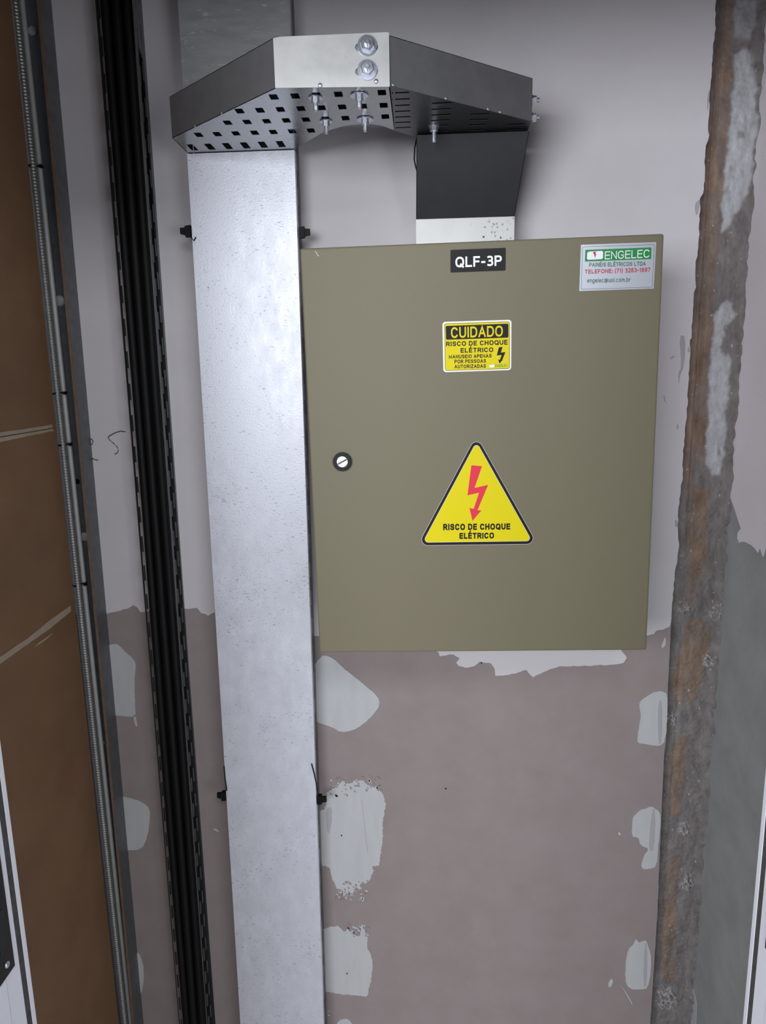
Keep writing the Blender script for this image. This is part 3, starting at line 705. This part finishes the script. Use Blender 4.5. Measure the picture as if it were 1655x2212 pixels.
poly('black_rim', k6(rtri(tv, 38)), M['lblack'], s4, .0002)
poly('pale_line', k6(rtri(inset(tv, 18), 22)), M['lwhite'], s4, .0003)
poly('yellow_field', k6(rtri(inset(tv, 19.5), 21)), M['lyellow'], s4, .0004)
bolt_ = [(1118, 310), (1186, 316), (1138, 455), (1225, 435), (1157, 597), (1182, 598), (1125, 665), (1106, 583), (1133, 588), (1167, 485), (1093, 502)]
poly('bolt_symbol', k6(bolt_), M['lred'], s4, .00055)
text('lettering', 'RISCO DE CHOQUE', k6([(938, 684), (1366, 681), (1366, 720), (938, 725)]), M['lblack'], s4, .00055, .25, .13)
text('lettering', 'ELÉTRICO', k6([(1042, 742), (1263, 739), (1263, 777), (1042, 780)]), M['lblack'], s4, .00055, .25, .13)

# ------------------------------------------------------------------ vertical cable duct with a bright lid
YD = -0.05
xl_b, xr_b, xl_t, xr_t = -0.3747, -0.2065, -0.3660, -0.1955
def duct(name, label, z0, z1, lidmat, slots=True, zc=None):
    def XL_(z): return xl_b + (xl_t - xl_b) * z / 1.85
    def XR_(z): return xr_b + (xr_t - xr_b) * z / 1.85
    t = thing(name, ((XL_(z0) + XR_(z0)) / 2, -.025, z0), label, 'cable duct')
    zl = z1; z1 = zc or z1
    # slotted channel: back and two flanges with slots
    def bx(xa, xb, ya, yb):
        V = []
        for xf, dx in (xa, xb):
            for y in (ya, yb):
                for z in (z0, z1): V.append((xf(z) + dx, y, z))
        return V, [(0, 1, 3, 2), (4, 6, 7, 5), (0, 4, 5, 1), (2, 3, 7, 6), (0, 2, 6, 4), (1, 5, 7, 3)]
    gg = [bx((XL_, .0015), (XR_, -.0015), -.0012, 0)]
    for xf, s in ((XL_, 1), (XR_, -1)):
        holes = []
        z = z0 + .03
        while slots and z < z1 - .05:
            holes.append([(-.027, z), (-.019, z), (-.019, z + .025), (-.027, z + .025)]); z += .052
        lp = [[(-.0485, z0), (-.0005, z0), (-.0005, z1), (-.0485, z1)]] + holes
        gg.append(mapv(fill2d(lp, .0012), lambda u, v, ww, xf=xf, s=s: (xf(v) + s * (.0015 + ww), u, v)))
    obj('channel', join(*gg), M['strut'], t)
    z1 = zl
    # lid with short folded lips
    lid = bx((XL_, 0), (XR_, 0), YD - .0012, YD); lip1 = bx((XL_, 0), (XL_, .001), YD, YD + .012); lip2 = bx((XR_, -.001), (XR_, 0), YD, YD + .012)
    obj('lid', join(lid, lip1, lip2), lidmat, t)
    return t
duct('cable_duct', 'tall bright galvanised cable duct left of the cabinet, running down out of view', 0.0, 1.8465, M['zinc'], True, 1.9035)
duct('cable_duct', 'short dull galvanised duct rising above the horizontal tray', 1.904, ZT, M['shaded'], False)

# ------------------------------------------------------------------ horizontal tray round the bend
ZB = 1.8475; HT = 0.0545
def hexnut(c, d, r, h):
    c = Vector(c); d = Vector(d)
    return tube([c, c + d * h * .85, c + d * h], [r, r, r * .86], 6)
def bolt(parent, c, d, up=.004, nut_r=.0062, wr=.0095, L_=.017, back=None):
    """stud through the sheet at c along d: shank with washer and nut"""
    c = Vector(c); d = Vector(d).normalized()
    b = obj('bolt', tube([c - d * up, c + d * L_ * .92, c + d * L_], [.0032, .0032, .0022], 12), M['steel'], parent)
    obj('washer', ring(c + d * .0002, c + d * .0016, wr, .0033), M['steel'], b)
    obj('nut', hexnut(c + d * .0017, d, nut_r, .0058), M['steel'], b)
    return b
def strip(pl, za, zb, t=.0012, side=1):
    """upright sheet along a plan polyline"""
    V = []; F = []
    n = len(pl)
    for i, p in enumerate(pl):
        a = Vector(pl[max(0, i - 1)]); b = Vector(pl[min(n - 1, i + 1)]); d = (b - a).normalized(); nr = Vector((-d.y, d.x)) * t * side
        for q in (Vector(p), Vector(p) + nr):
            for z in (za, zb): V.append((q.x, q.y, z))
    for i in range(n - 1):
        k = i * 4; m_ = k + 4
        F += [(k, k + 1, m_ + 1, m_), (k + 2, m_ + 2, m_ + 3, k + 3), (k, m_, m_ + 2, k + 2), (k + 1, k + 3, m_ + 3, m_ + 1)]
    F += [(0, 2, 3, 1), (4 * n - 4, 4 * n - 3, 4 * n - 1, 4 * n - 2)]
    return V, F
def onz(z0, s=1): return lambda u, v, ww: (u, v, z0 + s * ww)
def rect(xc, yc, wx, wy, r=.0015):
    o = []
    for sx, sy, a0 in ((1, 1, 0), (-1, 1, 90), (-1, -1, 180), (1, -1, 270)):
        for k in range(3):
            a = math.radians(a0 + 45 * k); o.append((xc + sx * (wx / 2 - r) + r * math.cos(a), yc + sy * (wy / 2 - r) + r * math.sin(a)))
    return o
A_, B_, C_ = (-.3641, -.1248), (-.1753, -.2935), (-.0375, -.2866)
inner = [(-.0370, -.1210), (-.0506, -.1397), (-.065, -.1500), (-.0794, -.1526), (-.095, -.1510), (-.1097, -.1463), (-.1389, -.1259), (-.1945, -.0520)]
tee = thing('cable_tray_bend', (-.2, -.17, ZB), 'left half of the horizontal tray, with square holes underneath and a bright bolted front plate', 'cable tray')
outl = [A_, B_, C_] + inner + [(-.3650, -.0520)]
def inside(x, y, poly, mrg):
    return all(inpoly(x + dx, y + dy, poly) for dx in (-mrg, mrg) for dy in (-mrg, mrg))
holes = []
for y, ly in ((-.078, .030), (-.1335, .019), (-.1785, .018), (-.2205, .018), (-.264, .018)):
    for k in range(13):
        x = -.349 + .02745 * k
        if y > -.08 and k > 5: continue
        if abs(y + .264) < .001 and abs(x + .212) < .005: ly2 = .036; yy = -.252
        else: ly2 = ly; yy = y
        q = rect(x, yy, .0105, ly2)
        if all(inpoly(a, b, outl) for a, b in rect(x, yy, .013, ly2 + .003)): holes.append(q)
obj('bottom_sheet', mapv(fill2d([outl] + holes, .0006), onz(ZB)), M['zinc2'], tee)
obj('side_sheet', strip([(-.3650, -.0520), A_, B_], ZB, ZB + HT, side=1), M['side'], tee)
obj('inner_sheet', strip(inner[::-1], ZB + .0012, ZB + HT, side=1), M['zinc2'], tee)
obj('top_cover', mapv(fill2d([outl], .001), onz(ZB + HT)), M['zinc2'], tee)
# bright front plate with two horizontal slots
fB, fC = Vector((-.1760, -.2950)), Vector((-.0362, -.2868)); fd = fC - fB; fn = Vector((fd.y, -fd.x)).normalized()
def FP(u, v, ww): p = fB + fd.normalized() * u + fn * ww; return (p.x, p.y, v)
FL = fd.length
ub = [0.1136, 0.1130]; zb_ = [PY(792, 98, -.291).z, PY(792, 152, -.291).z]
zb_ = [ZB + .0435, ZB + .0165]
sl = []
for u, z in zip(ub, zb_):
    s_ = []
    for sx, a0 in ((1, -90), (-1, 90)):
        for k in range(7): a = math.radians(a0 + 30 * k); s_.append((u - .001 + sx * .0095 + .0045 * math.cos(a), z - .0015 + .0045 * math.sin(a)))
    sl.append(s_)
fp = obj('front_plate', mapv(fill2d([[(0, ZB - .0012), (FL, ZB - .0022), (FL, ZB + HT + .003), (FL - .004, ZB + HT + .0034), (.008, ZB + HT + .0006), (0, ZB + HT - .001)]] + sl, .0012), FP), M['zincplate'], tee)
fp['label'] = 'bright front plate with two slots'
obj('front_backing', strip([B_, C_], ZB + .0014, ZB + HT - .0005, side=1), M['zinc2'], tee)
for u, z in zip(ub, zb_):
    c_ = Vector(FP(u, z, .0014)); bolt(tee, c_, (fn.x, fn.y, 0), .008, .0085, .0118, .0135)
for x, y in [(-.132, -.258), (-.076, -.260), (-.130, -.171), (-.0755, -.173)]:
    bolt(tee, (x, y, ZB), (0, 0, -1), .006, .0052, .0090 if x < -.1 else .0115, .0165)
for u in (.055, .1235): obj('rivet', dome(FP(u, ZB + .0005 if u < .1 else ZB + .004, .0012), (fn.x, fn.y, 0), .0030), M['steel'], tee)
for t_ in (.25, .52): # weld dots on the lower edge of the side sheet
    obj('rivet', dome((A_[0] + (B_[0] - A_[0]) * t_, A_[1] + (B_[1] - A_[1]) * t_, ZB + .001), (-.66, -.75, 0), .0018), M['steel'], tee)

elb = thing('cable_tray_elbow', (.07, -.17, ZB), 'right half of the horizontal tray, grey angled elbow with narrow slots underneath', 'cable tray')
D_, D2 = (.1585, -.1374), (.1592, -.070)
outr = [(-.0358, -.2858), D_, D2, (-.0048, -.0790), (-.0048, -.0850), (-.025, -.1088), (-.0358, -.1205)]
holes = []
for xa, xb, y0_, n_ in ((-.0345, -.0125, -.284, 9), (.016, .042, -.243, 7), (.070, .095, -.197, 6), (.124, .150, -.150, 4)):
    for k in range(n_):
        y = y0_ + .0216 * k
        q = rect((xa + xb) / 2, y, xb - xa, .0050, .001)
        if all(inpoly(a, b, outr) for a, b in rect((xa + xb) / 2, y, xb - xa + .001, .0056, .001)) and y < -.09: holes.append(q)
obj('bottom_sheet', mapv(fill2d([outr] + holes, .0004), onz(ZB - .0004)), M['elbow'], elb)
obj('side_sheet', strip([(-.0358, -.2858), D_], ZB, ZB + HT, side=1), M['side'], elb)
es = obj('end_sheet', strip([D_, D2], ZB - .001, ZB + HT - .002, side=1), M['zinc2'], elb)
obj('inner_sheet', strip([(-.0048, -.0850), (-.025, -.1088), (-.0358, -.1205)][::-1], ZB + .0012, ZB + HT, side=-1), M['zinc2'], elb)
obj('top_cover', mapv(fill2d([outr], .001), onz(ZB + HT)), M['zinc2'], elb)
obj('light_block_sheet', strip([(.1590, -.0720), (-.0048, -.0800)], ZB + .0006, ZB + HT, side=1), M['shade_in'], elb)  # unseen sheet added to keep light from showing through the slots
for z in (ZB + .034, ZB + .011):
    bolt(elb, (.1600, -.118, z), (1, 0, 0), .004, .0058, .007, .012)
bolt(elb, (.0205, -.1340, ZB - .0004), (0, 0, -1), .006, .0060, .008, .022)
for t_ in (.02, .36, .66, .75):
    x = -.0358 + (.1585 + .0358) * t_; y = -.2858 + (.2858 - .1374) * t_
    obj('rivet', dome((x, y, ZB + .0015), (.60, -.79, 0), .0020), M['steel'], elb)

# drop from the tray into the cabinet
drop = thing('drop_elbow', (.07, -.04, 1.68), 'dark galvanised drop elbow with bright collar entering the cabinet top', 'cable duct')
pr = []
for t_ in [i / 8 for i in range(9)]:
    z = 1.7375 + (1.8432 - 1.7375) * t_; y = -.0500 - .060 * t_ - .012 * math.sin(math.pi * t_) * 0
    xl = -.0068 + .0020 * t_; xr = .1468 + (.1592 - .1468) * t_
    pr.append((y, z, xl, xr))
def sheetstrip(pr, off=0.0012):
    V = []; n = len(pr)
    for y, z, a, b in pr: V += [(a, y, z), (b, y, z), (b, y + off, z + .0), (a, y + off, z + .0)]
    F = []
    for i in range(n - 1):
        k = i * 4
        for q in range(4): F.append((k + q, k + (q + 1) % 4, k + 4 + (q + 1) % 4, k + 4 + q))
    F += [(0, 1, 2, 3), (4 * n - 4, 4 * n - 3, 4 * n - 2, 4 * n - 1)]
    return V, F
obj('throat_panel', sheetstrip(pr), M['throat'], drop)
for s in (0, 1):
    V = []; F = []
    for y, z, a, b in pr:
        x = (a, b)[s]; d = (.0012, -.0012)[s]
        V += [(x, y, z), (x + d, y, z), (x + d, -.001, z), (x, -.001, z)]
    for i in range(len(pr) - 1):
        k = i * 4
        for q in range(4): F.append((k + q, k + (q + 1) % 4, k + 4 + (q + 1) % 4, k + 4 + q))
    n_ = len(pr); F += [(0, 1, 2, 3), (4 * n_ - 4, 4 * n_ - 3, 4 * n_ - 2, 4 * n_ - 1)]
    obj('side_cheek', (V, F), M['shade_in'], drop)
co = obj('collar', join(box(-.0070, .1470, -.0512, -.0500, 1.674, 1.7385), box(-.0070, -.0058, -.05, -.001, 1.674, 1.7385), box(.1458, .1470, -.05, -.001, 1.674, 1.7385)), M['zincplate'], drop)
co['label'] = 'bright spotted collar above the cabinet'
bolt(drop, (-.0070, -.036, 1.6935), (-1, 0, 0), .003, .0050, .006, .010)
bolt(drop, (.1470, -.036, 1.6965), (1, 0, 0), .003, .0050, .006, .010)
rn = random.Random(11)
gg = []
for i in range(46):
    x = .07 + .075 * rn.random() ** .6; z = 1.690 + .046 * rn.random(); r = rn.uniform(.0006, .0022)
    gg.append(prism([(x + r * rn.uniform(.6, 1.2) * math.cos(k), z + r * math.sin(k)) for k in range(6)], (-.05135, -.0512), lambda u, v, y: (u, y, v)))
obj('zinc_spots', join(*gg), M['spot'], co)
# black line added where the flange beside the drop lies in shade
wpts = [PY(x, y, -.045) for x, y in [(901, 296), (896, 320), (895, 345), (898, 360), (902, 372), (902, 400), (904, 440), (904, 470)]]
props(obj('shade_line', tube(wpts, .0011, 8), M['black'], smooth=True), 'thin black line standing in for shade along the left edge of the drop elbow', 'shade_line')
# blue cable seen through a hole of the tray
props(obj('cable', tube([(-.30, -.085, ZB + .040), (-.225, -.110, ZB + .034), (-.197, -.122, ZB + .012), (-.187, -.128, ZB + .0055), (-.178, -.134, ZB + .012), (-.150, -.160, ZB + .034), (-.110, -.21, ZB + .040)], .0032, 10), M['blue'], smooth=True), 'blue cable glimpsed through a hole in the tray underside', 'cable')

# ------------------------------------------------------------------ black cable-tie ends on the duct
def tie(px, py, side, label, tail=None):
    c_ = PY(px, py, YD + .006)
    t = thing('cable_tie', (c_.x, c_.y, c_.z), label, 'cable tie', 'cable ties clamping the duct lid')
    s = side
    hd_ = box(min(c_.x - .004 * s, c_.x + .005 * s), max(c_.x - .004 * s, c_.x + .005 * s), c_.y - .005, c_.y + .004, c_.z - .0085, c_.z + .0085)
    V = [(x, y, z + (x - c_.x) * .12) for x, y, z in hd_[0]]
    obj('tie_head', (V, hd_[1]), M['black'], t)
    e_ = c_.x + .005 * s; f_ = c_.x + .0135 * s
    V = [(e_, c_.y - .003, c_.z - .0058), (e_, c_.y + .002, c_.z - .0058), (e_, c_.y - .003, c_.z + .0058), (e_, c_.y + .002, c_.z + .0058),
         (f_, c_.y - .003, c_.z - .0040), (f_, c_.y + .002, c_.z - .0040), (f_, c_.y - .003, c_.z + .0055), (f_, c_.y + .002, c_.z + .0055)]
    obj('tie_end', (V, [(0, 1, 3, 2), (4, 6, 7, 5), (0, 4, 5, 1), (2, 3, 7, 6), (0, 2, 6, 4), (1, 5, 7, 3)]), M['black'], t)
    if tail: obj('tail', tube([PY(x, y, YD - .003) for x, y in tail], .0011, 6), M['black'], t)
tie(408, 500, -1, 'black cable tie end on the duct\'s left edge, near its top', [(412, 512), (419, 520), (423, 512)])
tie(652, 503, 1, 'black cable tie end on the duct\'s right edge, above the cabinet corner')
tie(485, 1718, -1, 'black cable tie end on the duct\'s left edge, low down', [(490, 1708), (486, 1680), (484, 1655)])
tie(690, 1726, 1, 'black cable tie end with a long tail on the duct\'s right edge, below the cabinet', [(687, 1722), (684, 1695), (678, 1668), (673, 1650)])

# ------------------------------------------------------------------ slotted trunking full of black cables
tr = thing('cable_trunking', (-.473, -.02, 0), 'narrow slotted steel trunking packed with black cables, between strut and duct', 'cable trunking')
xa0, xb0 = -.505, -.4435
def flange(x, s, cols, z_off):
    hl = []
    for c0, ph in cols:
        z = .02 + ph + z_off
        while z < ZT - .06:
            hl.append([(c0 - .0018, z), (c0 + .0018, z), (c0 + .0018, z + .028), (c0 - .0018, z + .028)]); z += .0535
    lp = [[(-.040, 0), (-.001, 0), (-.001, ZT - .01), (-.040, ZT - .01)]] + hl
    return mapv(fill2d(lp, .0015), lambda u, v, ww: (x + s * ww + (v - 1.2) * .0035, u, v))
obj('back', box(-.505, -.4425, -.0012, 0, 0, ZT - .01), M['shade_in'], tr)
obj('flange', flange(-.5005, 1, [(-.030, .0), (-.012, .027)], 0), M['shade_in'], tr)
obj('flange', flange(-.4415, -1, [(-.029, .0), (-.014, .012)], .01), M['strut'], tr)
rn = random.Random(21)
ci = 0
for (x, y, r) in [(-.4895, -.0290, .0070), (-.4725, -.0300, .0075), (-.4555, -.0290, .0070), (-.4895, -.0115, .0074), (-.4720, -.0115, .0075), (-.4550, -.0115, .0074)]:
    ph = rn.uniform(0, 6); pts = []
    for k in range(46):
        z = .0 + (ZT - .02) * k / 45
        pts.append((x + .0006 * math.sin(z * 5 + ph) + (z - 1.2) * .0035, y + .0006 * math.sin(z * 4 + ph * 2), z))
    fr = y < -.02
    props(obj('cable', tube(pts, r, 12), M['cable'], smooth=True),
          'thick black cable at the front of the slotted trunking' if fr else 'thick black cable at the back of the slotted trunking', 'cable', 'front cables in the trunking' if fr else 'rear cables in the trunking')

# ------------------------------------------------------------------ strut channel in the left corner
st = thing('strut_channel', (-.61, -.02, 0), 'open galvanised strut channel in the left corner with pale rivet heads', 'metal channel')
def lean(z): return (z - 1.2) * .006
def lbox(xa, xb, ya, yb, z0, z1):
    V, F = box(xa, xb, ya, yb, z0, z1); return [(x + lean(z), y, z) for x, y, z in V], F
obj('web', lbox(-.640, -.593, -.0015, 0, 0, ZT - .01), M['strut'], st)
obj('flange', lbox(-.5925, -.5905, -.040, 0, 0, ZT - .01), M['strut'], st)
lp_ = obj('lip', lbox(-.5945, -.5900, -.0415, -.040, 0, ZT - .01), M['brown_reflection'], st); lp_['label'] = 'lip tinted with a painted brown panel reflection'
for px, py, r in ((68, 65, .0070), (128, 650, .0095), (182, 1160, .0085), (219, 1606, .0055), (257, 2015, .0055)):
    p = PY(px, py, -.004)
    obj('rivet', dome((p.x, -.0015, p.z), (0, -1, 0), r, 18, .5), M['pvc'], st)
p = PY(167, 1040, -.0015); obj('drill_hole', dome((p.x, -.0013, p.z), (0, -1, 0), .0052, 16, .12), M['black'], st)
# flexible corrugated conduit and a plain one strapped beside it
def vert_line(a, b, Y, z0, z1):
    p = PY(*a, Y); q = PY(*b, Y); return lambda z: p.x + (q.x - p.x) * (z - p.z) / (q.z - p.z)
fx = vert_line((92, 560), (193, 1500), -.034, 0, 2)
fx2 = vert_line((107, 560), (207, 1500), -.025, 0, 2)
pts = []; rr = []
z = 0.0
while z < ZT - .02:
    for dz, r in ((0, .0058), (.0012, .0069), (.0026, .0069), (.0038, .0058)):
        pts.append((fx(z + dz), -.034, z + dz)); rr.append(r)
    z += .005
props(obj('corrugated_conduit', tube(pts, rr, 12), M['conduit'], smooth=True), 'grey corrugated flexible conduit running beside the brown panel', 'conduit')
pts = [(fx2(z * .05), -.025, z * .05) for z in range(0, 52)]
props(obj('smooth_conduit', tube(pts, .0043, 12), M['pvc'], smooth=True), 'pale smooth thin conduit strapped beside the corrugated conduit', 'conduit')
for px, py, lb in ((84, 358, 'dark cable tie round both conduits, highest of the four'), (130, 850, 'dark cable tie round both conduits, just above the upper brown panel joint'),
                   (140, 961, 'dark cable tie round both conduits, just below the upper brown panel joint'), (168, 1264, 'dark cable tie round both conduits, just above the lower brown panel joint')):
    z = PY(px, py, -.036).z; a = fx(z); b = fx2(z)
    cs = []
    for cx_, cy_, r, a0, a1 in ((a, -.034, .0074, 90, 270), (b, -.025, .0048, 270, 450)):
        for k in range(9): t_ = math.radians(a0 + (a1 - a0) * k / 8); cs.append((cx_ + r * math.cos(t_), cy_ + r * math.sin(t_)))
    V = []; n_ = len(cs)
    mx = sum(c[0] for c in cs) / n_; my = sum(c[1] for c in cs) / n_
    for c in cs:
        d = Vector((c[0] - mx, c[1] - my)).normalized() * .0010
        for q in (c, (c[0] + d.x, c[1] + d.y)):
            for dz in (-.0013, .0013): V.append((q[0], q[1], z + dz + (q[0] - a) * .15))
    F = []
    for i in range(n_):
        k = i * 4; m_ = ((i + 1) % n_) * 4
        F += [(k, k + 1, m_ + 1, m_), (k + 2, m_ + 2, m_ + 3, k + 3), (k, m_, m_ + 2, k + 2), (k + 1, k + 3, m_ + 3, m_ + 1)]
    t = thing('cable_tie', (b, -.028, z), lb, 'cable tie', 'cable ties round the conduits')
    obj('strap', (V, F), M['black'], t)
    obj('tie_head', box(b + .003, b + .0075, -.034, -.029, z - .002, z + .003), M['black'], t)

# curled threads stuck to the wall between strut and trunking
def thread(pts, label):
    q = [PY(x, y, -.0018) for x, y in pts]
    props(obj('thread', tube(q, .0007, 6), M['dark_mark'], smooth=True), label, 'thread')
sc = lambda l: crop(l, 3.448, 0, 560)
thread(sc([(935, 1285), (900, 1280), (860, 1292), (825, 1310), (805, 1325), (815, 1345), (845, 1370), (875, 1400), (882, 1425), (872, 1445), (855, 1452)]), 'dark S-shaped thread stuck to the wall left of the trunking')
thread(sc([(668, 1338), (685, 1340), (693, 1358), (685, 1380), (672, 1388)]), 'small dark hook-shaped thread on the wall beside the strut')
thread(sc([(682, 1480), (700, 1490), (732, 1497)]), 'short dark straight thread on the wall beside the strut')
